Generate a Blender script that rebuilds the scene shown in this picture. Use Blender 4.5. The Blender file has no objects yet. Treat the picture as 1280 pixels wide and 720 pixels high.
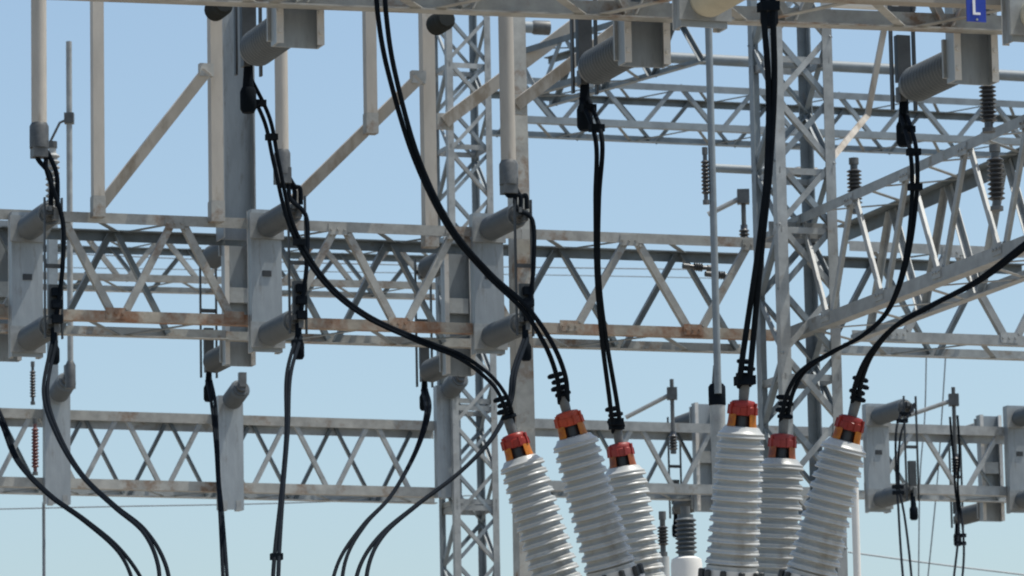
import bpy, math, random
from mathutils import Vector as V, Matrix as M
random.seed(7)
C = bpy.context.scene.collection
SC = bpy.context.scene

# ------------------------------------------------------------------ camera, sky, sun, exposure
FPX = 6000.0                       # focal length in pixels of the 1280 wide photograph
PITCH, ROLL = math.radians(9.0), math.radians(1.1)
CAM = V((0, 0, 1.6))
fw = V((0, math.cos(PITCH), math.sin(PITCH)))
r0 = V((1, 0, 0)); u0 = V((0, -math.sin(PITCH), math.cos(PITCH)))
cr = r0*math.cos(ROLL) - u0*math.sin(ROLL)
cu = u0*math.cos(ROLL) + r0*math.sin(ROLL)
cam = bpy.data.cameras.new('camera'); co = bpy.data.objects.new('camera', cam); C.objects.link(co)
m = M.Identity(4)
for i in range(3):
    m[i][0] = cr[i]; m[i][1] = cu[i]; m[i][2] = -fw[i]; m[i][3] = CAM[i]
co.matrix_world = m
cam.sensor_width = 36; cam.lens = 36*FPX/1280; cam.clip_start = 0.1; cam.clip_end = 3000
cam.dof.use_dof = True; cam.dof.focus_distance = 27; cam.dof.aperture_fstop = 11.0
SC.camera = co

SUN_EL, SUN_AZ = math.radians(68), math.radians(88)   # high over the right hand side
w = bpy.data.worlds.new('World'); SC.world = w; w.use_nodes = True
nt = w.node_tree; bg = nt.nodes['Background']
sky = nt.nodes.new('ShaderNodeTexSky'); sky.sky_type = 'NISHITA'; sky.sun_disc = False
sky.sun_elevation = SUN_EL; sky.sun_rotation = SUN_AZ
sky.air_density = 1.0; sky.dust_density = 2.5; sky.ozone_density = 1.5; sky.altitude = 300
tint = nt.nodes.new('ShaderNodeMix'); tint.data_type = 'RGBA'; tint.blend_type = 'MULTIPLY'; tint.inputs[0].default_value = 1; tint.inputs[7].default_value = (0.975, 1.0, 0.955, 1)
nt.links.new(sky.outputs[0], tint.inputs[6]); nt.links.new(tint.outputs[2], bg.inputs[0]); bg.inputs[1].default_value = 0.114
sl = bpy.data.lights.new('sun', 'SUN'); so = bpy.data.objects.new('sun', sl); C.objects.link(so)
sl.energy = 3.5; sl.angle = math.radians(0.5); sl.color = (1, 0.95, 0.87)
sd = V((math.sin(SUN_AZ)*math.cos(SUN_EL), math.cos(SUN_AZ)*math.cos(SUN_EL), math.sin(SUN_EL)))
so.rotation_euler = sd.to_track_quat('Z', 'Y').to_euler()
vs = SC.view_settings
vs.view_transform = 'Standard'; vs.look = 'None'; vs.gamma = 1; vs.exposure = 0.56; vs.use_curve_mapping = False
SC.cycles.filter_width = 2.0
SC.cycles.max_bounces = 6

# ------------------------------------------------------------------ survey helpers: where a sight line meets a distance or a height
def ray(px, py):
    return fw + cr*((px-640)/FPX) + cu*((360-py)/FPX)
def P(px, py, d):
    return CAM + ray(px, py)*d
def at_z(px, py, z):
    r = ray(px, py); return CAM + r*((z-CAM.z)/r.z)
def proj(p):
    q = p-CAM; d = q.dot(fw); return 640+FPX*q.dot(cr)/d, 360-FPX*q.dot(cu)/d, d
def plumb(p, py):                  # the point straight above / below p that is seen at row py
    k = (360-py)/FPX; q = p-CAM
    t = (k*q.dot(fw)-q.dot(cu))/(cu.z-k*fw.z); return p+V((0, 0, t))
def along(A, B, px):               # the point on line A-B seen at column px
    k = (px-640)/FPX; qa = A-CAM; d = B-A
    t = (k*qa.dot(fw)-qa.dot(cr))/(d.dot(cr)-k*d.dot(fw)); return A+d*t
YAW = math.radians(19.6)
U = V((math.cos(YAW), math.sin(YAW), 0)); W = V((-math.sin(YAW), math.cos(YAW), 0)); Z = V((0, 0, 1))

# ------------------------------------------------------------------ materials
def mat(name, col, rough=0.55, metal=0.0, var=0.25, scale=6, stain=None, amount=0.0, stain_scale=5, bump=0.0, trans=0.0, streak=1.0, coat=0.0):
    mt = bpy.data.materials.new(name); mt.use_nodes = True; t = mt.node_tree; L = t.links
    b = t.nodes['Principled BSDF']; b.inputs['Roughness'].default_value = rough; b.inputs['Metallic'].default_value = metal
    b.inputs['Coat Weight'].default_value = coat
    tc = t.nodes.new('ShaderNodeTexCoord'); mp = t.nodes.new('ShaderNodeMapping'); mp.inputs['Scale'].default_value = (1, 1, streak)
    L.new(tc.outputs['Object'], mp.inputs[0])
    n = t.nodes.new('ShaderNodeTexNoise'); n.inputs['Scale'].default_value = scale; n.inputs['Detail'].default_value = 7; n.inputs['Roughness'].default_value = 0.65
    L.new(mp.outputs[0], n.inputs['Vector'])
    rp = t.nodes.new('ShaderNodeValToRGB'); rp.color_ramp.elements[0].position = 0.3; rp.color_ramp.elements[1].position = 0.72
    rp.color_ramp.elements[0].color = tuple(c*(1-var) for c in col)+(1,); rp.color_ramp.elements[1].color = tuple(min(c*(1+var), .9) for c in col)+(1,)
    L.new(n.outputs['Fac'], rp.inputs[0]); out = rp.outputs[0]
    if stain:
        n2 = t.nodes.new('ShaderNodeTexNoise'); n2.inputs['Scale'].default_value = stain_scale; n2.inputs['Detail'].default_value = 9; n2.inputs['Roughness'].default_value = 0.7
        L.new(mp.outputs[0], n2.inputs['Vector'])
        r2 = t.nodes.new('ShaderNodeValToRGB'); r2.color_ramp.elements[0].position = 0.62-amount*0.3; r2.color_ramp.elements[1].position = 0.72-amount*0.2
        L.new(n2.outputs['Fac'], r2.inputs[0])
        mx = t.nodes.new('ShaderNodeMix'); mx.data_type = 'RGBA'
        L.new(r2.outputs[0], mx.inputs[0]); L.new(out, mx.inputs[6]); mx.inputs[7].default_value = tuple(stain)+(1,); out = mx.outputs[2]
    oi = t.nodes.new('ShaderNodeObjectInfo'); mr = t.nodes.new('ShaderNodeMapRange'); mr.inputs[3].default_value = .86; mr.inputs[4].default_value = 1.1
    L.new(oi.outputs['Random'], mr.inputs[0]); mv = t.nodes.new('ShaderNodeVectorMath'); mv.operation = 'SCALE'
    L.new(out, mv.inputs[0]); L.new(mr.outputs[0], mv.inputs['Scale']); out = mv.outputs[0]
    L.new(out, b.inputs['Base Color'])
    rr = t.nodes.new('ShaderNodeMapRange'); rr.inputs[3].default_value = max(rough-.12, .05); rr.inputs[4].default_value = min(rough+.15, 1)
    L.new(n.outputs['Fac'], rr.inputs[0]); L.new(rr.outputs[0], b.inputs['Roughness'])
    if bump:
        bp = t.nodes.new('ShaderNodeBump'); bp.inputs['Strength'].default_value = bump; bp.inputs['Distance'].default_value = 0.01
        L.new(n.outputs['Fac'], bp.inputs['Height']); L.new(bp.outputs[0], b.inputs['Normal'])
    if trans:
        tr = t.nodes.new('ShaderNodeBsdfTranslucent'); L.new(out, tr.inputs[0]); ms = t.nodes.new('ShaderNodeMixShader'); ms.inputs[0].default_value = trans
        L.new(b.outputs[0], ms.inputs[1]); L.new(tr.outputs[0], ms.inputs[2]); L.new(ms.outputs[0], t.nodes['Material Output'].inputs[0])
    return mt
RUST = (0.20, 0.085, 0.035)
galv = mat('galvanised_steel', (0.31, 0.325, 0.32), .5, .15, .28, 7, (0.20, 0.17, 0.13), .12, 4, .15)
galv_old = mat('weathered_steel', (0.32, 0.32, 0.295), .6, .05, .3, 6, (0.18, 0.115, 0.07), .3, 3.5, .2)
rusty = mat('rusty_steel', (0.33, 0.295, 0.24), .75, 0, .35, 6, RUST, .62, 2.6, .3)
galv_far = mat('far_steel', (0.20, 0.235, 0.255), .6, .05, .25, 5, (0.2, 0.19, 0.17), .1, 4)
galv_dark = mat('shade_toned_steel', (0.135, 0.16, 0.17), .5, .1, .3, 7, (0.12, 0.10, 0.08), .15, 4, .15)  # darker bluish steel: shade on rear members put into the colour
beige = mat('weathered_pipe', (0.41, 0.38, 0.33), .6, 0, .16, 5, (0.25, 0.21, 0.16), .36, 4, .1, streak=.25)
channel_m = mat('channel_zinc', (0.28, 0.31, 0.325), .45, .2, .2, 9, (0.16, 0.155, 0.14), .3, 6, .1, streak=.22)
dark = mat('dark_bare_steel', (0.04, 0.046, 0.05), .5, .3, .3, 10)
black = mat('black_cable_jacket', (0.006, 0.009, 0.013), .75, 0, .3, 12)
black.node_tree.nodes['Principled BSDF'].inputs['Specular IOR Level'].default_value = .04
conn = mat('dull_connector_metal', (0.10, 0.105, 0.105), .5, .35, .35, 14)
grey_ins = mat('grey_glazed_insulator', (0.018, 0.021, 0.019), .55, 0, .3, 8)  # grey glaze darkened: shade on the far-side insulators put into the colour
grey_ins.node_tree.nodes['Principled BSDF'].inputs['Specular IOR Level'].default_value = .25
pale_ins = mat('pale_blue_grey_insulator', (0.082, 0.097, 0.106), .45, 0, .15, 8, coat=.1)
dark_ins = mat('dark_glazed_insulator', (0.045, 0.045, 0.045), .3, 0, .25, 9, coat=.4)
porc = mat('pale_grey_porcelain', (0.40, 0.415, 0.405), .38, 0, .12, 6, (0.27, 0.265, 0.24), .32, 5, 0, coat=.08, streak=.35)
red_cap = mat('red_plastic_guard', (0.34, 0.03, 0.02), .4, 0, .22, 12, (0.25, 0.02, 0.015), .15, 9, 0, trans=.3)
amber = mat('amber_plastic_guard', (0.72, 0.27, 0.03), .4, 0, .2, 14, (0.45, 0.07, 0.02), .3, 8, 0, trans=.5)
white_paint = mat('off_white_paint', (0.62, 0.61, 0.575), .5, 0, .08, 6, (0.42, 0.38, 0.32), .15, 6)
tank_paint = mat('tank_grey_paint', (0.48, 0.48, 0.46), .45, 0, .1, 3, (0.3, 0.27, 0.23), .15, 5)
cream = mat('cream_insulator_end', (0.52, 0.48, 0.36), .45, 0, .12, 8)
blue = mat('blue_enamel', (0.01, 0.035, 0.30), .35, 0, .12, 8)
white = mat('white_enamel', (0.8, 0.8, 0.8), .4, 0, .05, 8)
red_ins = mat('red_brown_glaze', (0.13, 0.045, 0.042), .35, 0, .2, 9)
gravel = mat('pale_gravel', (0.25, 0.225, 0.19), .95, 0, .4, 14, (0.16, 0.145, 0.12), .4, 1.2, .8)
wire_m = mat('thin_grey_wire', (0.16, 0.18, 0.20), .5, .2, .2, 5)

# ------------------------------------------------------------------ mesh helpers
class MB:
    def __init__(s): s.v = []; s.f = []; s.smooth = False
    def add(s, vs, fs):
        n = len(s.v); s.v += [V(x) for x in vs]; s.f += [tuple(i+n for i in f) for f in fs]; return s
    def prism(s, poly, a, b, n1, n2):          # poly in the (n1,n2) plane swept from a to b
        a, b = V(a), V(b); k = len(poly)
        vs = [a+n1*x+n2*y for x, y in poly]+[b+n1*x+n2*y for x, y in poly]
        fs = [(i, (i+1) % k, (i+1) % k+k, i+k) for i in range(k)]
        fs += [tuple(range(k-1, -1, -1)), tuple(range(k, 2*k))]
        return s.add(vs, fs)
    def frame(s, a, b, hint):
        t = (V(b)-V(a)).normalized(); n2 = (V(hint)-t*V(hint).dot(t))
        if n2.length < 1e-4: n2 = t.orthogonal()
        n2.normalize(); return n2.cross(t).normalized(), n2
    def bar(s, a, b, wd, th, hint=Z):          # th along hint
        n1, n2 = s.frame(a, b, hint); x, y = wd/2, th/2
        return s.prism([(-x, -y), (x, -y), (x, y), (-x, y)], a, b, n1, n2)
    def angle(s, a, b, n1, n2, l=.08, t=.008):  # L section, the heel on line a-b
        d = (V(b)-V(a)).normalized(); n1 = (n1-d*n1.dot(d)).normalized(); n2 = (n2-d*n2.dot(d)).normalized()
        return s.prism([(0, 0), (l, 0), (l, t), (t, t), (t, l), (0, l)], a, b, n1, n2)
    def chan(s, a, b, n1, n2, wd, dp, t=.012):  # C section: web wd wide along n1, flanges dp deep along n2
        x = wd/2
        return s.prism([(-x, 0), (x, 0), (x, dp), (x-t, dp), (x-t, t), (-x+t, t), (-x+t, dp), (-x, dp)], a, b, n1, n2)
    def box(s, c, sz, ax=(V((1, 0, 0)), V((0, 1, 0)), Z)):
        c = V(c); h = [ax[i]*sz[i]/2 for i in range(3)]
        return s.prism([(-1, -1), (1, -1), (1, 1), (-1, 1)], c-h[2], c+h[2], h[0], h[1])
    def tube(s, pts, r, seg=8, caps=True):
        pts = [V(p) for p in pts]; n = len(pts); s.smooth = True; base = len(s.v); pn = None
        for i, p in enumerate(pts):
            t = (pts[min(i+1, n-1)]-pts[max(i-1, 0)]).normalized()
            a = t.orthogonal().normalized() if pn is None else (pn-t*pn.dot(t)).normalized()
            pn = a; b = t.cross(a); rr = r[i] if isinstance(r, (list, tuple)) else r
            for k in range(seg):
                q = 2*math.pi*k/seg; s.v.append(p+a*(math.cos(q)*rr)+b*(math.sin(q)*rr))
        for i in range(n-1):
            for k in range(seg):
                s.f.append((base+i*seg+k, base+i*seg+(k+1) % seg, base+(i+1)*seg+(k+1) % seg, base+(i+1)*seg+k))
        if caps:
            s.f.append(tuple(base+k for k in range(seg-1, -1, -1))); s.f.append(tuple(base+(n-1)*seg+k for k in range(seg)))
        return s
    def lathe(s, prof, o, ax, seg=24, a0=0, a1=2*math.pi, ref=None):   # prof: (radius, distance along ax)
        o, ax = V(o), V(ax).normalized(); s.smooth = True
        e = (ref-ax*ref.dot(ax)).normalized() if ref else ax.orthogonal().normalized(); g = ax.cross(e); base = len(s.v)
        full = abs(a1-a0-2*math.pi) < 1e-6; ns = seg if full else seg+1
        for r, h in prof:
            for k in range(ns):
                q = a0+(a1-a0)*k/seg; s.v.append(o+ax*h+e*(math.cos(q)*r)+g*(math.sin(q)*r))
        for i in range(len(prof)-1):
            for k in range(seg):
                k2 = (k+1) % ns
                s.f.append((base+i*ns+k, base+i*ns+k2, base+(i+1)*ns+k2, base+(i+1)*ns+k))
        if full:
            s.f.append(tuple(base+k for k in range(seg-1, -1, -1))); s.f.append(tuple(base+(len(prof)-1)*ns+k for k in range(seg)))
        return s
    def build(s, name, material, parent=None, loc=None, label=None):
        o_ = loc if loc is not None else V((0, 0, 0))
        me = bpy.data.meshes.new(name); me.from_pydata([tuple(v-o_) for v in s.v], [], s.f); me.validate(); me.update()
        if s.smooth:
            me.shade_smooth(); me.set_sharp_from_angle(angle=math.radians(40))
        me.materials.append(material)
        o = bpy.data.objects.new(name, me); C.objects.link(o)
        if parent: o.parent = parent
        elif loc is not None: o.location = loc
        if label: o['label'] = label
        return o
def tag(o, label, cat, group=None):
    o['label'] = label; o['category'] = cat
    if group: o['group'] = group
    return o
def thing(name, label, cat, loc, group=None):
    o = bpy.data.objects.new(name, None); o.empty_display_size = .1; C.objects.link(o); o.location = loc
    return tag(o, label, cat, group)
def dup(root, label, group=None):
    r = root.copy(); C.objects.link(r); r['label'] = label
    if group: r['group'] = group
    for ch in list(root.children):
        c = ch.copy(); C.objects.link(c); c.parent = r
        for g in list(ch.children):
            d = g.copy(); C.objects.link(d); d.parent = c
    return r
def spline(pts, n=10):
    pts = [V(p) for p in pts]; out = []
    e = [pts[0]*2-pts[1]]+pts+[pts[-1]*2-pts[-2]]
    for i in range(1, len(e)-2):
        for k in range(n):
            t = k/n; a, b, c, d = e[i-1], e[i], e[i+1], e[i+2]
            out.append(.5*((2*b)+(c-a)*t+(2*a-5*b+4*c-d)*t*t+(3*b-a-3*c+d)*t**3))
    out.append(pts[-1]); return out

# ------------------------------------------------------------------ ground
g = MB(); g.add([(-1500, -300, 0), (1500, -300, 0), (1500, 2500, 0), (-1500, 2500, 0)], [(0, 1, 2, 3)])
go = g.build('ground', gravel); go['kind'] = 'structure'

# ------------------------------------------------------------------ lattice beams
def beam(label, A, B, h, wd, period, node_px, chord=.08, dia=.055, mats=None, side=None, group=None, xlace=True, phase=.5, mlow=None, dmat=None, back=None, chords=None, shade_back=True, gusset=False):
    """box truss from front top corner A to B (level); wd runs to the far side."""
    m1 = mats or galv; mlow = mlow or m1; dm = dmat or m1; db = galv_dark if shade_back else dm; mb_ = back or galv_dark  # rear chord, diagonals and lacing default to the steel with shade painted in
    d = (B-A).normalized(); Ln = (B-A).length
    n = side if side is not None else V((-d.y, d.x, 0))
    if side is None and n.dot(fw) < 0: n = -n
    n = (n-d*n.dot(d)).normalized(); dn = -Z
    root = thing('lattice_beam', label, 'lattice beam', A+dn*h, group); loc = root.location.copy()
    cs_ = chords or (chord,)*4
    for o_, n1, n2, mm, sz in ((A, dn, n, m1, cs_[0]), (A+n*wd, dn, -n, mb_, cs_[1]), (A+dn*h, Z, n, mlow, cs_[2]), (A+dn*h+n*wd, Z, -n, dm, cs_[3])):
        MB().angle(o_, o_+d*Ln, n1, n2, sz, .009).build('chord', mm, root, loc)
    node = along(A, B, node_px); t0 = (node-A).dot(d)
    hp = period/2
    def zig(o_, drop, inw, ph, name, mm, sz, inset, side_n):
        k0 = math.floor((0-t0)/hp)-1
        for k in range(k0, k0+int(Ln/hp)+4):
            ta, tb = t0+(k+ph*2)*hp, t0+(k+1+ph*2)*hp
            if ta < 0.02 or tb > Ln-0.02: continue
            up = (k % 2 == 0); e = .028
            a = o_+d*(ta+e)+drop*(inset if up else 1-inset); b = o_+d*(tb-e)+drop*(1-inset if up else inset)
            off = inw*.012
            if name == 'diagonal':
                q = MB().angle(a+off, b+off, d, inw, sz, .006); bd = (b-a).normalized()
                if sz >= .048:
                    for e0, sg in ((a, 1), (b, -1)):
                        for k_ in (.03, .085): q.lathe([(.013, 0), (.013, .012)], e0+off+bd*(sg*k_)+d*sz*.45, -inw, 6)
                    q.smooth = False
                q.build(name, mm, root, loc)
            else:
                MB().bar(a+off, b+off, sz, .006, inw).build(name, mm, root, loc)
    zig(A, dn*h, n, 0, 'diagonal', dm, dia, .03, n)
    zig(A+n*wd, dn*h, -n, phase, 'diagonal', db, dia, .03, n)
    if gusset:
        k0 = math.floor(-t0/hp)-1
        for k in range(k0, k0+int(Ln/hp)+4):
            ta = t0+k*hp
            if ta < .1 or ta > Ln-.1: continue
            c_ = A+d*ta+(dn*cs_[0]*.75 if k % 2 == 0 else dn*(h-cs_[2]*.75))-n*.004
            q = MB().box(c_, (.15, .007, .085), (d, n, Z))
            for x_ in (-.055, 0, .055): q.lathe([(.011, 0), (.011, .012)], c_+d*x_-n*.003, -n, 6)
            q.smooth = False; q.build('gusset_plate', mlow if k % 2 else dm, root, loc)
    if xlace:
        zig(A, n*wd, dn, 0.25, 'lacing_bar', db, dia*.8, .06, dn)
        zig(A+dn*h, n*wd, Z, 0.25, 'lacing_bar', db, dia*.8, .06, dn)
    return root, d, n
def level_beam(label, a, b, hpy, **k):
    A = P(*a); B = at_z(b[0], b[1], A.z); h = A.z-plumb(A, hpy).z
    r, d, n = beam(label, A, B, h, **k); return A, B, h, d, n

# near gantry: only its low chords come into the frame
nA = P(-260, -12, 23.3)     # far low chord, left of the frame
nB = at_z(1560, 55, nA.z)
nd = (nB-nA).normalized(); nn = V((-nd.y, nd.x, 0))
near_h, near_w = .8, .68
beam('nearest lattice beam along the top edge, rust-stained low chords with pale lower edge', nA-nn*near_w+Z*near_h, nB-nn*near_w+Z*near_h, near_h, near_w, .85, 1030, chord=.1, dia=.06, shade_back=False, back=galv_old,
     mats=galv_old, mlow=mat('stained_chord', (0.34, 0.31, 0.26), .7, 0, .25, 5, (0.22, 0.14, 0.09), .25, 3.5, .2), dmat=galv_old)

mg = 'beams of the middle gantry'
mA, mB, mh, md, mn = level_beam('rusty-chorded lattice beam at the left edge, ending at the tall grey column', (-70, 258.5, 36), (315, 273), 395, wd=.8, period=.93, node_px=218, mats=galv_old, mlow=rusty, dmat=galv_old, group=mg, gusset=True, phase=.66)
m2A, m2B, _, _, _ = level_beam('rusty-chorded lattice beam behind the long cable sagging to the leftmost red-capped bushing', (316, 273, 36.7), (651, 286), 408, wd=.8, period=.95, node_px=422, mats=galv_old, mlow=rusty, dmat=galv_old, group=mg, gusset=True, phase=.66)
m3A, m3B, _, _, _ = level_beam('lattice beam crossing between the wide plain column and the right lattice tower', (652, 286, 37.4), (968, 298), 415, wd=.8, period=1.03, node_px=786, mats=galv_old, mlow=rusty, dmat=galv_old, group=mg, gusset=True, phase=.66)
level_beam('lattice beam seen behind the sloping cross beam at the right edge', (1062, 301, 38.3), (1330, 312), 425, wd=.8, period=.98, node_px=1188, mats=galv, mlow=galv, group=mg, gusset=True, phase=.66)

bgp = 'beams of the rear gantry'
lA, lB, lh, ld, ln = level_beam('long pale lattice beam low on the left, carrying three grey post supports', (-60, 508, 46), (568, 527), 607-.5, wd=.62, period=.86, node_px=150, chord=.095, dia=.042, mats=galv_old, dmat=galv, group=bgp, back=galv, phase=.75)
l2A, l2B, _, _, _ = level_beam('short lattice beam directly behind the left trio of red-capped bushings', (664, 523, 47.6), (1062, 535), 612, wd=.62, period=.86, node_px=694, chord=.095, dia=.042, mats=galv, group=bgp, back=galv, phase=.75)
l3A, l3B, _, _, _ = level_beam('short lattice beam at the lower right between two switches', (1078, 528, 48.5), (1330, 536), 615, wd=.62, period=.98, node_px=1145, chord=.095, dia=.042, mats=galv, group=bgp, back=galv, phase=.75)

level_beam('shallow high beam of bluish steel behind the hanging cables, upper right', (634, 95.5, 49), (1340, 129.5), 152, wd=.8, period=.88, node_px=745, chord=.07, dia=.042, mats=galv_far, xlace=True)
level_beam('far shallow beam glimpsed through the left rusty-chorded beams', (-60, 288, 51), (566, 306), 345, wd=.8, period=.86, node_px=200, chord=.07, dia=.05, mats=galv_old)

# cross beam coming from the right tower towards the viewer
tA = P(1000, 268, 37.2)+W*.45; tB = at_z(1345, 114, tA.z); th = tA.z-plumb(P(1000, 268, 37.2), 418).z
beam('thick-barred cross beam rising to the right edge from the right lattice tower', tA, tB, th, .6, 1.05, 1130, chords=(.075, .11, .1, .08), dia=.05, mats=galv, mlow=galv, gusset=True, side=U, dmat=galv, shade_back=False)

# ------------------------------------------------------------------ lattice towers
def tower(label, px, py, d, wd, top_py, pitch, leg, br, m1, rings=(), cross=False):
    fl = P(px, py, d); base = V((fl.x, fl.y, 0)); top = plumb(fl, top_py).z
    root = thing('lattice_tower', label, 'lattice tower', base); loc = base
    cs = [base, base+U*wd, base+U*wd+W*wd, base+W*wd]
    ins = [(U, W), (-U, W), (-U, -W), (U, -W)]
    for c, (a, b) in zip(cs, ins):
        MB().angle(c, c+Z*top, a, b, leg, .01).build('leg', m1 if c in cs[:2] else galv_far, root, loc)  # back legs in a darker steel, their shade put into the colour
    for i in range(4):
        a, b = cs[i], cs[(i+1) % 4]; dv = (b-a).normalized(); inw = ins[i][1] if i % 2 == 0 else ins[i][0]
        inw = [W, -U, -W, U][i]
        z = top-.05; k = i
        while z-pitch > 0:
            p, q = (a, b) if k % 2 == 0 else (b, a)
            s = dv*(.02 if p is a else -.02)
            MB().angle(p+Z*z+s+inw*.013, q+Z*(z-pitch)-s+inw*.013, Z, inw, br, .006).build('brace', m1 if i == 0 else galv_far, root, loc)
            if cross and i == 0 and z > 4.5:
                MB().angle(q+Z*z-s+inw*.022, p+Z*(z-pitch)+s+inw*.022, Z, inw, br, .006).build('brace', galv_far, root, loc)
            z -= pitch; k += 1
        for zz in rings:
            zr = plumb(fl, zz).z
            MB().bar(a+Z*zr+inw*.03, b+Z*zr+inw*.03, .05, .012, inw).build('strut', m1, root, loc)
    for c in cs:
        MB().box(c+Z*.012, (.26, .26, .024)).build('base_plate', m1, root, loc)
    return base, top
tower('slender lattice tower between the left beams and the leftmost red-capped bushing', 558, 60, 48.2, .47, -40, .46, .065, .036, galv, rings=(80, 182, 500, 509, 626, 634), cross=True)
tower('broad-legged lattice tower behind the right trio of red-capped bushings', 966, 60, 37.2, .5, -40, .5, .082, .045, galv, rings=(72, 212, 286, 470), cross=True)
# wide strut plate on the tower is its own flat plate
cp = P(975, 286, 37.15)
o = MB().box(cp+U*.17+W*.03, (.5, .02, .12), (U, W, Z)).build('strut_plate', galv, None, cp); tag(o, 'flat grey strut plate bolted across the right lattice tower', 'strut plate')

# a second, smaller cross beam behind the top centre insulator, and a bent strut beside the tower
cA = P(634, 66, 46.6); cB2 = at_z(830, 6, cA.z)
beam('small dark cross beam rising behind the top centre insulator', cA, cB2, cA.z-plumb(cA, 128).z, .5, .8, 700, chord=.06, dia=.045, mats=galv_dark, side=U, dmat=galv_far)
sA, sB, sC = P(1116, -20, 38.6), P(1084, 146, 38.6), P(1039, 199, 37.45)
root = thing('slanting_brace', 'bent pale strut coming down to the right lattice tower from the top edge', 'brace', sC)
MB().bar(sA, sB, .045, .03, W).build('upper_bar', beige, root, sC); MB().bar(sB+Z*.01, sC, .045, .03, W).build('lower_bar', beige, root, sC)

# wide column of the middle gantry
cB = P(650, 340, 37.6); cb0 = V((cB.x, cB.y, 0))
root = thing('steel_column', 'wide plain weathered steel column behind the leftmost red-capped bushing', 'steel column', cb0)
zt = plumb(cB, -30).z
q = MB(); hw0, hw1 = .092, .062
q.add([cb0+U*x*hw0+W*y*hw0 for x, y in ((-1, -1), (1, -1), (1, 1), (-1, 1))]+[cb0+U*x*hw1+W*y*hw1+Z*zt for x, y in ((-1, -1), (1, -1), (1, 1), (-1, 1))],
      [(0, 1, 5, 4), (1, 2, 6, 5), (2, 3, 7, 6), (3, 0, 4, 7), (3, 2, 1, 0), (4, 5, 6, 7)])
q.build('shaft', galv_old, root, cb0); MB().box(cb0+Z*.015, (.4, .4, .03), (U, W, Z)).build('base_plate', galv, root, cb0)

# tall grey H column above the middle switch
hp_ = along(mA, mB, 311)+W*.35; hz0 = plumb(hp_, 300).z; hz1 = plumb(hp_, -40).z
hb = V((hp_.x, hp_.y, hz0))
root = thing('steel_upright', 'tall grey-blue H-section upright on the beam, left of the nearest hanging insulator', 'steel upright', hb)
MB().prism([(-.13, -.11), (-.13, .11), (-.118, .11), (-.118, .006), (.118, .006), (.118, .11), (.13, .11), (.13, -.11), (.118, -.11), (.118, -.006), (-.118, -.006), (-.118, -.11)], hb, V((hb.x, hb.y, hz1)), U, W).build('section', channel_m, root, hb)

# ------------------------------------------------------------------ insulators
def ins_prof(L, rc, rs, n, cap=.035, capr=None):
    capr = capr or rc*1.0; p = [(capr, 0), (capr, cap)]; st = (L-2*cap)/n
    for i in range(n):
        h = cap+i*st; p += [(rc, h+st*.05), (rs, h+st*.42), (rs, h+st*.52), (rc*1.04, h+st*.95)]
    return p+[(capr, L-cap), (capr, L)]
def pole_ins(name, label, a, L, rs, n, m1, group=None, ax=Z):
    root = thing(name, label, 'post insulator', a, group)
    MB().lathe(ins_prof(L, rs*.6, rs, n, .04, rs*.5), a, ax, 18).build('shed_stack', m1, root, a)
    MB().lathe([(rs*.75, -.03), (rs*.75, .0)], a, ax, 14).build('end_fitting', conn, root, a)
    MB().lathe([(rs*.65, L), (rs*.65, L+.05)], a, ax, 14).build('end_fitting', conn, root, a)
    return root

# ------------------------------------------------------------------ disconnect switch (built once, then copied)
def make_switch():
    H = 1.1
    root = thing('disconnect_switch', 'x', 'switch', V((0, 0, 0)))
    X, Y = V((1, 0, 0)), V((0, 1, 0)); O = V((0, 0, 0))
    MB().chan(V((0, 0, 0)), V((0, 0, H)), X, Y*-1, .24, .10).build('base_channel', channel_m, root)
    for sx in (-1, 1):
        lp = MB().box((sx*.104, -.1035, H/2), (.036, .006, H))
        for k in range(5): lp.lathe([(.013, -.002), (.013, .012)], (sx*.104, -.105, .06+k*.1), Y*-1, 6)
        lp.smooth = False; lp.build('flange_lip', white_paint, root)  # pale lip colour stands in for sun caught on the flange edges
    for zz in (.13, H-.13): MB().box((0, .012, zz), (.27, .02, .2)).build('mounting_plate', galv, root)
    MB().box((0.0, .004, H*.55), (.07, .01, .045)).build('nameplate', dark, root)
    for zz in (.13, H-.13):
        ins = MB().lathe(ins_prof(.66, .079, .095, 16, .03, .082), (0, .022, zz), Y, 26).build('insulator', grey_ins, root)
        MB().lathe([(.066, .68), (.066, .72), (.045, .73), (.045, .75)], (0, 0, zz), Y, 18).build('end_cap', conn, ins)
    bl = MB()
    for s in (-1, 1): bl.bar((s*.065, .80, .02), (s*.065, .80, H-.03), .028, .012, X)
    bl.build('blade', dark, root)
    MB().bar((0, .80, .17), (0, .80, .42), .075, .045, V((0, 1, 0))).build('contact_arm', dark, root)
    for zz in (.56, H-.14): MB().box((0, .80, zz), (.13, .02, .03)).build('spacer', dark, root)
    for zz in (.13, H-.13):
        j = MB(); j.box((0, .765, zz), (.075, .04, .06)); j.box((-.015, .80, zz-.025), (.035, .06, .08)); j.box((.03, .80, zz+.015), (.025, .07, .04))
        j.build('terminal_jaw', conn, root)
    lug = MB(); lug.tube([(0, .80, .10), (0, .805, .02), (0, .81, -.04)], [.022, .026, .03], 10)
    lug.tube([(0, .81, -.04), (0, .81, -.06), (0, .81, -.15), (0, .81, -.17)], [.034, .042, .042, .03], 10)
    lug.build('cable_lug', black, root)
    MB().box((0, -.06, H*.5), (.16, .06, .12)).build('clamp_block', galv, root)
    return root
def repaint(o, m1):                # the same mesh, another colour on this one
    o.material_slots[0].link = 'OBJECT'; o.material_slots[0].material = m1
sw = make_switch()
sw_used = False
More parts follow.
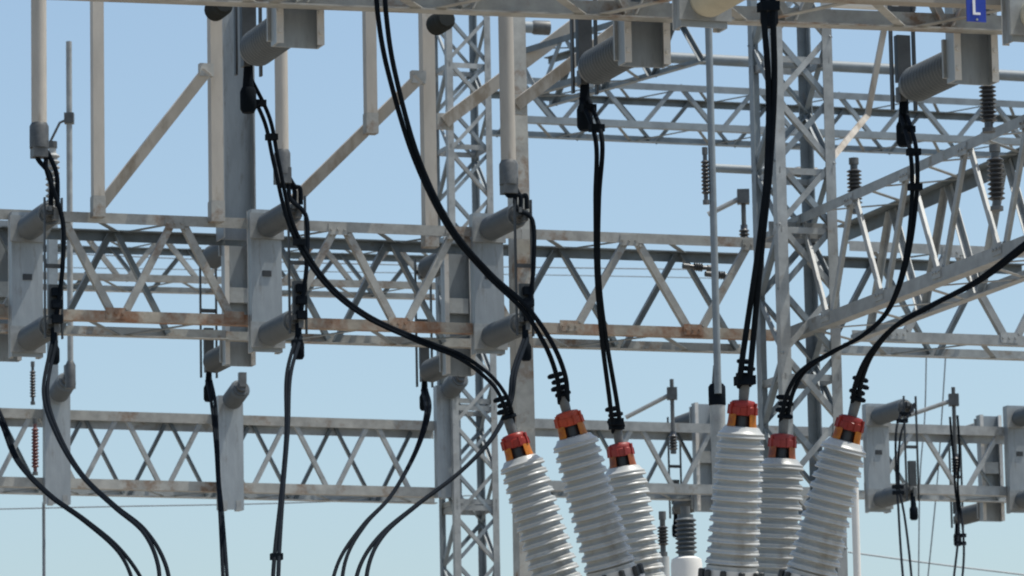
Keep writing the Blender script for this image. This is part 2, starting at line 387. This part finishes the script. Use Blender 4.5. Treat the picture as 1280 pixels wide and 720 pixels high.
def place_switch(loc, front, label, group, sc=1.0):
    global sw_used
    r = sw if not sw_used else dup(sw, label, group)
    sw_used = True; r['label'] = label; r['group'] = group
    r.location = loc; r.rotation_euler = (0, 0, YAW+(math.pi if front else 0)); r.scale = (sc,)*3
    if front:
        for c in r.children:
            if c.name.startswith('insulator'): repaint(c, pale_ins)  # viewer-facing insulators painted lighter than the shade-toned ones
    bpy.context.view_layer.update(); return r
def tip(r, z=.13, y=.81):
    return M.LocRotScale(r.location, r.rotation_euler, r.scale) @ V((0, y, z))

mf = []
for px, py, t_ in ((30, 446, 'at the left edge'), (328, 440, 'just left of the straight hanging twin cable'), (605, 442, 'in front of the slender lattice tower')):
    A = along(mA, mB, px)-W*.10; z = plumb(A, py).z
    mf.append(place_switch(V((A.x, A.y, z)), True, 'grey channel switch, two insulators facing the viewer, '+t_, 'switches on the front of the middle gantry'))
mbk = []
for px, py, t_ in ((8, 452, 'at the left edge'), (300, 458, 'behind the centre-left channel switch'), (574, 470, 'left of the slender lattice tower')):
    A = along(mA+W*.8, mB+W*.8, px)+W*.12; z = plumb(A, py).z
    mbk.append(place_switch(V((A.x, A.y, z)), False, 'dark switch on the far side of the middle beam, '+t_, 'switches on the back of the middle gantry'))
nbk = []
for px, py, t_ in ((377, 60, 'top left'), (811, 84, 'top centre above a straight cable'), (1222, 106, 'top right, under the blue letter sign')):
    A = along(nA, nB, px)+W*.13; z = plumb(A, py).z
    nbk.append(place_switch(V((A.x, A.y, z)), False, 'big near switch, dark ribbed insulator pointing away, '+t_, 'switches on the back of the nearest gantry', 1.02))
nbk[0]['label'] = 'big near switch, dark ribbed insulator pointing away, top left beside the H-section upright'
nfr = []
for px, py, t_ in ((868, 34, 'with a round cream insulator end'), (1278, 53, 'in the top right corner')):
    A = along(nA-W*near_w, nB-W*near_w, px)-W*.12; z = plumb(A, py).z
    nfr.append(place_switch(V((A.x, A.y, z)), True, 'near switch channel cut off by the top edge, '+t_, 'switches on the front of the nearest gantry', 1.02))
for r in nfr:
    for c in r.children:
        if c.name.startswith('insulator'): repaint(c, cream)
rf = []
for px, py, t_ in ((1092, 640, 'right of the red-capped bushing farthest right'), (1268, 641, 'cut by the right edge')):
    A = along(l3A, l3B, px)-W*.10; z = plumb(A, py).z
    rf.append(place_switch(V((A.x, A.y, z)), True, 'grey channel switch on the lower right beam, '+t_, 'switches on the front of the rear gantry'))
rb = []
for px, py, t_ in ((884, 640, 'half hidden behind red-capped bushings'), (1240, 652, 'near the right edge')):
    A = along(l3A+W*.62, l3B+W*.62, px)+W*.12; z = plumb(A, py).z
    rb.append(place_switch(V((A.x, A.y, z)), False, 'dark switch on the far side of the lower beam, '+t_, 'switches on the back of the rear gantry'))

# grey post supports on the rear beam
def make_support():
    root = thing('bus_support', 'x', 'bus support', V((0, 0, 0))); X, Y = V((1, 0, 0)), V((0, 1, 0)); H = 1.12
    MB().chan(V((0, 0, 0)), V((0, 0, H)), X, Y*-1, .25, .10).build('base_channel', channel_m, root)
    i = MB().lathe(ins_prof(.36, .08, .1, 9, .03, .075), (0, .02, H-.06), V((0, 1, .25)), 22).build('insulator', pale_ins, root)
    MB().lathe([(.05, .36), (.05, .41)], (0, .02, H-.06), V((0, 1, .25)), 14).build('end_cap', conn, i)
    MB().box((0, .41, H+.10), (.07, .06, .14)).build('clamp', conn, root)
    for x in (-.07, .07): MB().box((x, -.03, .04), (.05, .07, .1)).build('foot_clip', galv, root)
    return root
sp = make_support(); sup = []
for i, (px, py, t_) in enumerate(((69, 630, 'leftmost, beside the red-banded insulator'), (285, 637, 'mid long pale beam behind a thin cable'), (557, 622, 'at the slender lattice tower'))):
    A = along(lA, lB, px)-W*.10; z = plumb(A, py).z
    r = sp if i == 0 else dup(sp, '', None)
    r['label'] = 'grey post support with one stubby insulator, '+t_; r['group'] = 'post supports on the rear beam'
    r.location = (A.x, A.y, z); r.rotation_euler = (0, 0, YAW+math.pi); sup.append(r)

# ------------------------------------------------------------------ pipes and braced posts around the middle gantry
def pipe(name, label, cat, a, b, rad, m1=beige, group=None, fit=True, sq=False):
    root = thing(name, label, cat, b, group)
    q = MB()
    if sq: q.bar(a, b, rad*2, rad*2, W)
    else: q.tube([a, b], rad, 14)
    q.build('tube', m1, root, b)
    if fit:
        t = (a-b).normalized(); MB().lathe([(rad*1.25, 0), (rad*1.25, .16), (rad*.9, .2)], b-t*.02, t, 14).build('end_sleeve', conn, root, b)
    return root
pg = 'dropper pipes to the middle gantry switches'
for px0, px1, py, d, rad, i, t_ in ((48, 49, 182, 35.3, .058, 0, 'leftmost, beside the thin rod'), (352, 353, 215, 35.9, .05, 1, 'behind the long sagging twin cable'), (634, 636, 228, 36.5, .058, 2, 'in front of the slender lattice tower')):
    b = P(px1, py, d); a = plumb(b, -30); pipe('dropper_pipe', 'pale vertical pipe ending in a dark connector, '+t_, 'pipe', a, b, rad, group=pg)
    # jumper from the pipe to the switch's upper terminal
    tp = tip(mf[i], 1.0)
    root = thing('jumper', 'short black jumper from pipe end to upper insulator, '+('left edge' if i == 0 else 'centre-left switch' if i == 1 else 'switch at the slender tower'), 'jumper', tp, 'jumpers at the dropper pipes')
    for s in (-.02, .03):
        MB().tube(spline([b+U*s, b-Z*.1+U*(s*2+.03), (b+tp)/2+U*(.05+s), tp+U*s]), .018, 8).build('strand', black, root, tp)
    MB().box(b-Z*.03, (.11, .11, .12), (U, W, Z)).build('connector', conn, root, tp)
    lt = tip(mf[i], .16, .84)
    MB().tube(spline([b-Z*.08+U*.05, b-Z*.2+U*.06, tp-Z*.1+U*.055-W*.05, (tp+lt)/2+U*.05-W*.06, lt+Z*.2+U*.03-W*.03, lt+U*.01]), .017, 8).build('face_lead', black, root, tp)
    for dz in (.0, .11, .2): MB().box(lt+Z*dz+U*.015, (.075, .07, .06), (U, W, Z)).build('lead_clamp', black, root, tp)

def braced(label, px, py, d, rad, brace, capd=None, post_top=-30):
    b = P(px, py, d); a = plumb(b, post_top)
    root = thing('braced_post', label, 'braced post', b, 'braced posts on the middle gantry')
    MB().bar(a, b, rad*2, rad*2, W).build('post', beige, root, b)
    MB().box(b+Z*.02, (rad*2.25, rad*2.25, .16), (U, W, Z)).build('foot_sleeve', galv_old, root, b)
    if brace:
        q0 = P(brace[0], brace[1], d+.1); q1 = P(brace[2], brace[3], d)
        MB().bar(q0, q1, rad*1.75, rad*1.75, W).build('brace', beige, root, b)
        MB().box(q1+U*-.01, (rad*2.3, .06, .1), (U, W, Z)).build('gusset', galv_old, root, b)
    if capd:
        c = P(capd[0], capd[1], d)
        MB().lathe(ins_prof(.3, .06, .085, 6, .03), c-W*.22, W, 18).build('stub_insulator', grey_ins, root, b)
    return root
braced('pale braced post with dark round insulator at its top, beside the H-section upright', 270.5, 268, 36.6, .047, (122, 262, 259, 88), (270, 12))
braced('pale braced post with a grey round insulator end, beside the slender lattice tower', 537.5, 300, 37.2, .05, (366, 252, 524, 97), (547, 30))
braced('plain pale post at whose foot a slanting brace starts, upper left', 122.5, 262, 36.3, .043, None)
braced('short pale post standing on a slanting brace, left of the thick pair of cables', 463.5, 158, 37.1, .043, None)
for k, (a, b, d, rd) in enumerate((((556, 152), (770, -8), 46.4, .06), ((646, 131), (800, 14), 37.3, .045))):
    pa, pb = P(*a, d), P(*b, d)
    root = thing('slanting_brace', ('long slanting pale brace crossing the slender lattice tower', 'slanting pale brace rising from the plain column to the top centre insulator')[k], 'brace', pa)
    MB().bar(pa, pb, rd*2, rd*2, W).build('bar', beige, root, pa); MB().box(pa, (.16, .03, .16), (U, W, Z)).build('end_plate', galv_old, root, pa)

# thin upright rods
r1 = P(88, 462, 45.2); r1b = plumb(r1, 52)
root = thing('thin_rod', 'thin grey rod rising from the leftmost post support past the beam, with small side arm', 'rod', r1)
MB().tube([r1, r1b], .028, 10).build('rod', galv, root, r1); MB().lathe([(.05, 0), (.05, .22), (.03, .26)], r1-Z*.18, Z, 12).build('lower_sleeve', conn, root, r1)
k1 = plumb(r1, 148); MB().tube([k1, k1+V((-.09, 0, -.04)), k1+V((-.19, 0, -.24))], .012, 6).build('side_arm', conn, root, r1); MB().box(k1, (.09, .09, .1)).build('arm_clamp', conn, root, r1)
r2 = P(66, 500, 46.6); pipe('steel_upright', 'narrow blue-grey upright behind the left edge cable pair', 'steel upright', plumb(r2, 268), r2, .045, galv_far, fit=False, sq=True)
r3 = P(55, 725, 46.4); pipe('drop_wire', 'thin pale rod hanging below the leftmost post support', 'rod', plumb(r3, 628), r3, .016, wire_m, fit=False)
r4 = P(897.5, 492, 33); root = pipe('bus_rod', 'slim upright grey-green rod ending on the black-topped insulator', 'rod', plumb(r4, -20), r4, .025, galv_far, fit=False)
i0 = P(898, 560, 33)
root = thing('cable_termination', 'black-topped pale insulator at the foot of the slim upright rod', 'post insulator', i0)
zz = plumb(i0, 507).z-i0.z; z2 = plumb(i0, 480).z-i0.z
MB().lathe([(.05, 0), (.055, zz)], i0, Z, 18).build('lower_body', galv, root, i0)
MB().lathe([(.056, zz), (.06, zz+.01), (.06, z2-.02), (.045, z2)], i0, Z, 18).build('black_sleeve', black, root, i0)
MB().lathe([(.035, z2), (.022, z2+.13)], i0, Z, 14).build('top_cone', conn, root, i0)
i1 = V((i0.x, i0.y, 0)); MB().tube([i1, i0], .05, 12).build('stand_pipe', galv, root, i0)
p5 = P(1068, 600, 30); pipe('steel_upright', 'slim pale upright rising from the bottom edge right of the rightmost bushing', 'steel upright', p5, V((p5.x, p5.y, 0)), .024, white_paint, fit=False)
# grey ribbed insulators and bus tube
pole_ins('post_insulator', 'grey ribbed insulator beside the end of the leftmost pale pipe', P(66, 262, 36.1), .47, .055, 9, porc)
ig = 'dark ribbed insulators around the right lattice tower'
pole_ins('post_insulator', 'dark ribbed insulator standing on the right lattice tower beside its rightmost leg', P(1069, 262, 37.6), .36, .06, 9, dark_ins, ig)
pole_ins('post_insulator', 'dark ribbed insulator standing on the cross beam below the top right switch', P(1236, 160, 33), .34, .06, 9, dark_ins, ig)
pole_ins('post_insulator', 'dark ribbed insulator hanging under the cross beam near the right edge', P(1246, 258, 33), .38, .06, 9, dark_ins, ig)
pole_ins('post_insulator', 'slim dark ribbed insulator hanging beside the slim upright rod', P(882.5, 250, 33.2), .32, .03, 9, dark_ins, ig)
pole_ins('post_insulator', 'slim dark insulator on the long pale beam at the left edge', P(41, 502, 46.2), .34, .03, 9, dark_ins)
pole_ins('post_insulator', 'red-banded ribbed insulator in front of the long pale beam, far left', P(44, 590, 45.6), .46, .036, 12, red_ins)
a = P(800, 70, 50); b = at_z(1340, 98.5, a.z)
root = pipe('bus_tube', 'smooth thick horizontal tube above the high shallow beam', 'bus tube', a, b, .058, galv_far)
a = P(892, 210, 38.2); b = P(1018, 216, 38.4)
pipe('bus_tube', 'short horizontal grey tube between the slim rod and right lattice tower', 'bus tube', a, b, .035, galv_far)
a = P(640, 33, 49.2); b = at_z(684, 35, a.z); pipe('bus_tube', 'stub of pale tube right of the slender tower below the top beam', 'bus tube', a, b, .06, galv_far)
a = P(1040, 4, 49); b = at_z(1140, 9, a.z); pipe('bus_tube', 'pale tube glimpsed through the nearest beam, top right', 'bus tube', a, b, .05, white_paint)

# bracket arms
def arm(label, a, b, d, up, dn):
    pa, pb = P(*a, d), P(*b, d); root = thing('bracket_arm', label, 'bracket arm', pa, 'bracket arms with upright rods')
    MB().tube([pa, pb], .022, 8).build('arm', galv, root, pa)
    MB().tube([plumb(pb, up), plumb(pb, dn)], .02, 8).build('rod', conn, root, pa)
    MB().lathe(ins_prof(.22, .03, .045, 5), plumb(pb, dn)-Z*.12, Z, 12).build('rod_insulator', dark_ins, root, pa)
    MB().box(pb, (.1, .09, .12)).build('clamp', conn, root, pa)
arm('thin bracket arm with upright rod behind the third red-capped bushing', (782, 522), (840, 492), 47.3, 474, 552)
arm('thin bracket arm with upright rod on the lower right beam', (1128, 522), (1192, 500), 48.2, 484, 580)
arm('small bracket arm with upright rod left of the right lattice tower', (885, 268), (929, 246), 40, 238, 296)

# insulator groups on the end of the middle beam near the right tower
for k, (px, py) in enumerate(((884, 335), (912, 345))):
    pole_ins('strain_insulator', ('small dark strain insulator on a wire at the end of the middle beam, left one', 'small dark strain insulator on a wire at the end of the middle beam, right one')[k], P(px, py, 38.6), .16, .035, 4, dark_ins, 'strain insulators at the middle beam end', ax=(U*-1+Z*.05))

# blue letter sign on the near beam
s0 = at_z(1220, 12, P(1220, 12, 23.35).z); c = P(1220, 11, 23.35)
root = thing('letter_sign', 'small blue enamel sign with a white letter L on the nearest beam', 'sign', c)
MB().box(c, (.102, .008, .13), (U, W, Z)).build('plate', blue, root, c)
l = MB(); lc = c-W*.0075
l.box(lc+U*-.014+Z*.006, (.014, .003, .075), (U, W, Z)); l.box(lc+U*.006-Z*.0255, (.026, .0028, .012), (U, W, Z)); l.build('letter', white, root, c)
for zz in (-.055, .055): MB().lathe([(.006, 0), (.006, .006)], c-W*.004+Z*zz, -W, 8).build('screw', galv, root, c)
# cream insulator end bulging below the top edge
# ------------------------------------------------------------------ bushings
def make_bushing():
    root = thing('bushing', 'x', 'bushing', V((0, 0, 0))); L, n = .70, 13
    p = [(.125, 0), (.125, .02)]; st = (L-.03)/n
    for i in range(n):
        h = .02+i*st; f = 1-i/(n-1); rc = .097+.012*f; rs = .117+.014*f
        # sheds droop: under side hollow, top side sloping
        p += [(rc, h+st*.02), (rc, h+st*.14), (rc+.012, h+st*.22), (rs-.006, h+st*.13), (rs-.001, h+st*.15), (rs+.002, h+st*.22), (rs+.001, h+st*.30), (rs-.004, h+st*.39), (rc+.018, h+st*.60), (rc+.006, h+st*.74), (rc, h+st*.86)]
    p += [(.086, L), (.07, L+.004)]
    MB().lathe(p, (0, 0, 0), Z, 40).build('porcelain', porc, root)
    fl = MB(); fl.lathe([(.16, -.10), (.16, -.055), (.132, -.05), (.132, 0)], (0, 0, 0), Z, 32)
    fo = fl.build('base_flange', white_paint, root)
    for k in range(10):
        q = 2*math.pi*k/10; bo = MB().lathe([(.016, -.052), (.016, -.005), (.008, .0)], (math.cos(q)*.147, math.sin(q)*.147, 0), Z, 6).build('bolt', dark, fo)
    MB().lathe([(.044, L+.002), (.044, L+.07), (.03, L+.10)], (0, 0, 0), Z, 20).build('core', dark, root)
    # wildlife guard: red dome, amber skirt open towards the viewer (-Y)
    dome = [(.062, L+.058), (.067, L+.060), (.070, L+.075), (.069, L+.098), (.064, L+.102), (.063, L+.118), (.054, L+.129), (.03, L+.133)]
    dm = MB().lathe(dome, (0, 0, 0), Z, 28)
    for k in range(9):
        q = 2*math.pi*k/9+.2; e = V((math.cos(q), math.sin(q), 0)); h_ = .035+.012*((k*7) % 3)
        dm.bar(e*.070+Z*(L+.062), e*.068+Z*(L+.062+h_), .014, .012, e)
    dm.build('guard_dome', red_cap, root)
    ref = V((0, -1, 0))
    MB().lathe([(.074, L+.001), (.070, L+.03), (.067, L+.075), (.064, L+.075), (.066, L+.03), (.070, L+.001)], (0, 0, 0), Z, 26, math.radians(30), math.radians(330), ref).build('guard_skirt', amber, root)
    tm = MB().lathe([(.024, L+.13), (.027, L+.2), (.022, L+.26)], (0, 0, 0), Z, 14).build('terminal_stud', conn, root)
    cl = MB()
    for k in range(4): cl.lathe([(.03, L+.21+k*.033), (.042, L+.215+k*.033), (.042, L+.228+k*.033), (.03, L+.235+k*.033)], (.006*(-1)**k, 0, 0), Z, 12)
    cl.build('clamp', black, tm)
    return root
orange_red = mat('sun_bleached_orange_red', (0.44, 0.06, 0.022), .5, 0, .3, 14, (0.38, 0.04, 0.015), .3, 9, 0, trans=.3)
faded_red = mat('faded_red_guard', (0.30, 0.035, 0.03), .5, 0, .25, 12, (0.16, 0.02, 0.02), .2, 9, 0, trans=.15)
amber_dark = mat('dark_amber_guard', (0.42, 0.12, 0.03), .45, 0, .3, 14, (0.16, 0.03, 0.02), .4, 8, 0, trans=.3)
bsh = make_bushing(); bn = 0; tops = []
BG = 'red-capped bushings'
def place_bushing(cap, base, d, dd, label, group, sc=1.0):
    """cap: pixel of the cap's foot; base: pixel the axis points at; dd: how far the foot is nearer than the cap"""
    global bn
    a = P(cap[0], cap[1], d); b = P(base[0], base[1], d-dd); ax = (a-b).normalized()
    o = a-ax*.70*sc
    r = bsh if bn == 0 else dup(bsh, label, group); bn += 1
    r['label'] = label; r['group'] = group; r.location = o; r.scale = (sc,)*3
    if 'bright red' in label:
        for c in r.children:
            if c.name.startswith('guard_dome'): repaint(c, orange_red)
    if 'dark red' in label or 'dull red' in label:
        for c in r.children:
            if c.name.startswith('guard_dome'): repaint(c, faded_red)
            if c.name.startswith('guard_skirt'): repaint(c, amber_dark)
    q = Z.rotation_difference(ax); r.rotation_euler = q.to_euler(); tops.append((o, ax, sc)); return o, ax
bs = []
for cap, base, d, dd, sc, t_ in (
    ((650, 573), (699, 735), 25.2, .05, 1.02, 'strongly left-leaning pale bushing with red cap, leftmost of the six'),
    ((717, 546), (764, 715), 23.6, .0, .98, 'left-leaning pale bushing with bright red and amber cap, tallest of the left trio'),
    ((779, 584), (804, 735), 26.0, .05, 1.0, 'slightly left-leaning pale bushing with small dull red cap, right of the left trio'),
    ((927, 534), (915, 705), 23.0, .0, .98, 'upright widest pale bushing with red and amber cap, left of the right trio'),
    ((977, 574), (968, 735), 25.4, .05, 1.02, 'shorter pale bushing with a dark red cap, middle of the right trio'),
    ((1057, 552), (1015, 715), 23.6, .0, .98, 'right-leaning pale bushing with red and amber cap, rightmost of the six')):
    bs.append(place_bushing(cap, base, d, dd, t_, BG, sc))

# breaker tank that carries them (its turrets reach up to the bottom edge)
zb = P(860, 770, 24.3).z
cen = P(860, 770, 24.3); cen = V((cen.x, cen.y, 0))
root = thing('circuit_breaker', 'pale grey breaker tank under the six red-capped bushings, bolted turrets at the bottom edge', 'breaker', cen)
t = MB(); t.lathe([(.0, -.95), (.25, -.93), (.36, -.88), (.38, -.8), (.38, .8), (.36, .88), (.25, .93), (.0, .95)], cen+Z*(zb-.42), V((1, 0, 0)), 36)
t.build('tank', tank_paint, root, cen)
for (o, ax) in bs:
    foot = V((cen.x+(o.x-cen.x)*.8, cen.y+(o.y-cen.y)*.25, zb-.25))
    axd = (o-ax*.1-foot)
    tu = MB().lathe([(.13, 0), (.13, axd.length-.0)], foot, axd, 26).build('turret', white_paint, root, cen)
for x in (-.7, .7):
    for y in (-.3, .3):
        MB().bar(cen+V((x, y, 0)), cen+V((x, y, zb-.5)), .09, .09, V((0, 1, 0))).build('support_leg', galv, root, cen)
MB().box(cen+V((0, -.45, 1.25)), (.6, .35, .9)).build('control_cabinet', tank_paint, root, cen)

# small gear seen between the two trios
k = P(829, 722, 29.5); pole_ins('post_insulator', 'slim dark insulator with a pointed top between the two bushing trios', P(829, 690, 29.5), .2, .035, 6, dark_ins, ax=Z)
MB0 = P(829, 692, 29.5); o = MB().tube([V((MB0.x, MB0.y, 0)), MB0-Z*.02], .038, 12).build('support_pole', porc, None, V((MB0.x, MB0.y, 0))); tag(o, 'grey pole carrying the slim dark insulator between the trios', 'pole')
k = P(858, 697, 29); kb = V((k.x, k.y, 0))
root = thing('instrument_transformer', 'white domed tank with a grey ribbed bushing between the two trios', 'transformer', kb)
MB().lathe([(.095, 0), (.095, k.z-.04), (.09, k.z-.01), (.06, k.z+.005)], kb, Z, 28).build('tank', white_paint, root, kb)
MB().lathe(ins_prof(.26, .048, .066, 8, .02), k, Z, 22).build('bushing_body', pale_ins, root, kb)
MB().lathe([(.03, .26), (.03, .31)], k, Z, 12).build('bushing_cap', conn, root, kb)

# ------------------------------------------------------------------ cables
def cable(label, pts, rad, gap, gap_dir=U, clamps=(), group='black twin cables', n=2, fan=0.0, name='twin_cable', clamp_end=False):
    P3 = [p if isinstance(p, V) else P(*p) for p in pts]
    root = thing(name, label, 'cable', P3[-1], group); loc = P3[-1]
    c = spline(P3, 12); N = len(c)
    for s in ((-1, 1) if n == 2 else (0,)):
        path = []
        for i, p in enumerate(c):
            t = i/(N-1); tg = (c[min(i+1, N-1)]-c[max(i-1, 0)]).normalized()
            sd_ = (gap_dir-tg*gap_dir.dot(tg)).normalized()
            wob = gap*(.75+.45*math.sin(7*t+1.3+s*.3))+fan*max(0, (t-.72)/.28)**1.5
            path.append(p+sd_*(s*wob/2)+Z*(s*.004))
        MB().tube(path, rad, 8).build('strand', black, root, loc)
    for t in clamps:
        p = c[int(t*(N-1))]; MB().box(p, (gap+rad*3.2, rad*4, rad*3), (gap_dir, W, Z)).build('spacer_clamp', black, root, loc)
    return root
def btop(i, h=.97):
    o, ax, sc = tops[i]; return o+ax*(h*sc)
def tp_(r): return tip(r, .0, .81)
for r in nbk: bpy.context.view_layer.update()
e = tp_(nbk[0])
cable('long black twin cable sagging from the top left switch to the leftmost red-capped bushing', [e, (334, 150, 24.9), (346, 205, 24.9), (366, 285, 24.9), (405, 350, 24.9), (455, 393, 24.9), (520, 424, 24.9), (575, 446, 25), (612, 473, 25.1), (629, 496, 25.1), (637, 520, 25.2), btop(0, .86)], .0105, .026, clamps=(.06, .13, .3))
cable('black twin cable from the top edge down to the tallest bushing of the left trio', [(474, -40, 22.6), (478, 20, 22.6), (490, 90, 22.7), (520, 195, 22.9), (562, 283, 23), (610, 342, 23.2), (655, 385, 23.3), (685, 430, 23.4), (701, 470, 23.5), btop(1, .88)], .012, .034, gap_dir=V((1, 0, 0)), clamps=(.0,))
e = tp_(nbk[1])
cable('straight black twin cable from the top centre switch to the small dull red-capped bushing', [e, (749, 175, 24.9), (747, 250, 25), (747, 340, 25.2), (754, 420, 25.5), (766, 500, 25.8), btop(2, .9)], .0125, .034, clamps=(.05, .13, .95, .98))
cable('thick black twin cable from the top edge to the widest upright bushing', [(958, -40, 22.4), (961, 20, 22.4), (965, 110, 22.5), (961, 210, 22.5), (951, 300, 22.6), (941, 380, 22.8), (933, 450, 22.9), btop(3, .9)], .0145, .040, gap_dir=V((1, 0, 0)), clamps=(.02, .12, .97))
e = tp_(nbk[2])
cable('black twin cable looping from the top right switch to the dark red-capped bushing', [e, (1142, 190, 24.9), (1143, 250, 24.9), (1133, 325, 24.9), (1112, 385, 25), (1080, 418, 25), (1040, 440, 25.1), (1005, 462, 25.2), (988, 490, 25.3), btop(4, .9)], .0115, .03, clamps=(.05, .12, .2))
cable('black twin cable coming in from the right edge to the rightmost bushing', [(1330, 270, 22.6), (1283, 306, 22.7), (1225, 350, 22.8), (1170, 379, 22.9), (1120, 407, 23.1), (1088, 443, 23.3), (1073, 478, 23.5), btop(5, .9)], .0125, .024, gap_dir=V((1, 0, 0)))
mg_ = 'black twin cables on the left'
def low(p, z0=40): return [p]
cable('black twin cable curving from the left edge switch down to a bottom clamp', [tp_(mf[0]), (57, 490, 34.6), (72, 542, 34), (102, 593, 33.4), (142, 632, 32.7), (180, 664, 32), (202, 706, 31.4), (208, 760, 31)], .0145, .026, clamps=(.93,), group=mg_, fan=.06)
cable('black twin cable entering at the left edge and curving down, lowest on the left', [tp_(mbk[0]), (2, 525, 36.5), (22, 575, 36), (60, 617, 35.2), (105, 650, 34.5), (146, 685, 34), (170, 722, 33.5), (185, 770, 33)], .0145, .026, group=mg_, fan=.10)
cable('thin black twin cable hanging in front of the middle post support', [tp_(mbk[1]), (267, 505, 37.3), (271, 555, 36.7), (273, 600, 36.2), (276, 640, 35.5), (281, 720, 34.5), (283, 770, 34)], .0138, .028, group=mg_)
cable('straight black twin cable hanging below the centre-left channel switch', [tp_(mf[1]), (361, 470, 34.8), (359, 540, 34), (352, 620, 33), (346, 690, 32), (343, 760, 31)], .0145, .03, clamps=(.04, .82), group=mg_)
cable('black twin cable swinging down left from the slender tower, upper of two', [tp_(mbk[2]), (535, 514, 37.3), (521, 562, 36.6), (490, 618, 35.5), (455, 656, 34.5), (428, 700, 33.8), (416, 760, 33)], .014, .028, group=mg_, fan=.06)
cable('black twin cable swinging down left from the slender tower, lower of two', [tp_(mf[2]), (643, 465, 35), (637, 505, 34.7), (615, 548, 34), (575, 590, 33.3), (520, 632, 32.7), (478, 668, 32), (455, 708, 31.5), (447, 765, 31)], .0145, .024, clamps=(.92,), group=mg_, fan=.07)
gr = 'thin cables on the lower right'
cable('thin dark twin lead hanging from the switch right of the rightmost bushing', [tip(rf[0], 1.0), (1124, 540, 47.2), (1122, 600, 47), (1127, 650, 46.5), (1136, 740, 45)], .012, .07, group=gr, clamps=(.12, .17, .55, .6))
cable('thin dark twin lead hanging from the bracket arm on the lower right beam', [(1192, 520, 48), (1196, 570, 48), (1196, 610, 48), (1200, 650, 48), (1200, 690, 47), (1196, 740, 46)], .012, .07, group=gr, clamps=(.7, .75))
e = tp_(rb[1])

# thin far wires
def wire(label, pts, rad):
    p = spline([P(*q) for q in pts], 10); o = MB().tube(p, rad, 6).build('overhead_wire', wire_m, None, p[0]); tag(o, label, 'wire', 'thin far wires')
wire('thin far wire under the long pale beam, left', [(-30, 637, 60), (150, 633, 60), (350, 629, 60), (600, 619, 60)], .008)
wire('thin far wire sloping down at the bottom right corner', [(1060, 690, 60), (1170, 705, 60), (1310, 722, 60)], .010)
wire('upper thin wire seen through the rusty middle beams', [(60, 316, 62), (300, 326, 62), (600, 333, 62), (890, 337, 62)], .008)
wire('lower thin wire seen through the rusty middle beams', [(60, 334, 62), (300, 338, 62), (700, 344, 62), (910, 348, 62)], .006)
wire('thin drop wire left of two behind the lower right beam', [(1158, 440, 56), (1156, 520, 56), (1150, 600, 56), (1148, 740, 56)], .008)
wire('thin drop wire right of two behind the lower right beam', [(1182, 445, 56), (1176, 540, 56), (1170, 620, 56), (1158, 740, 56)], .008)
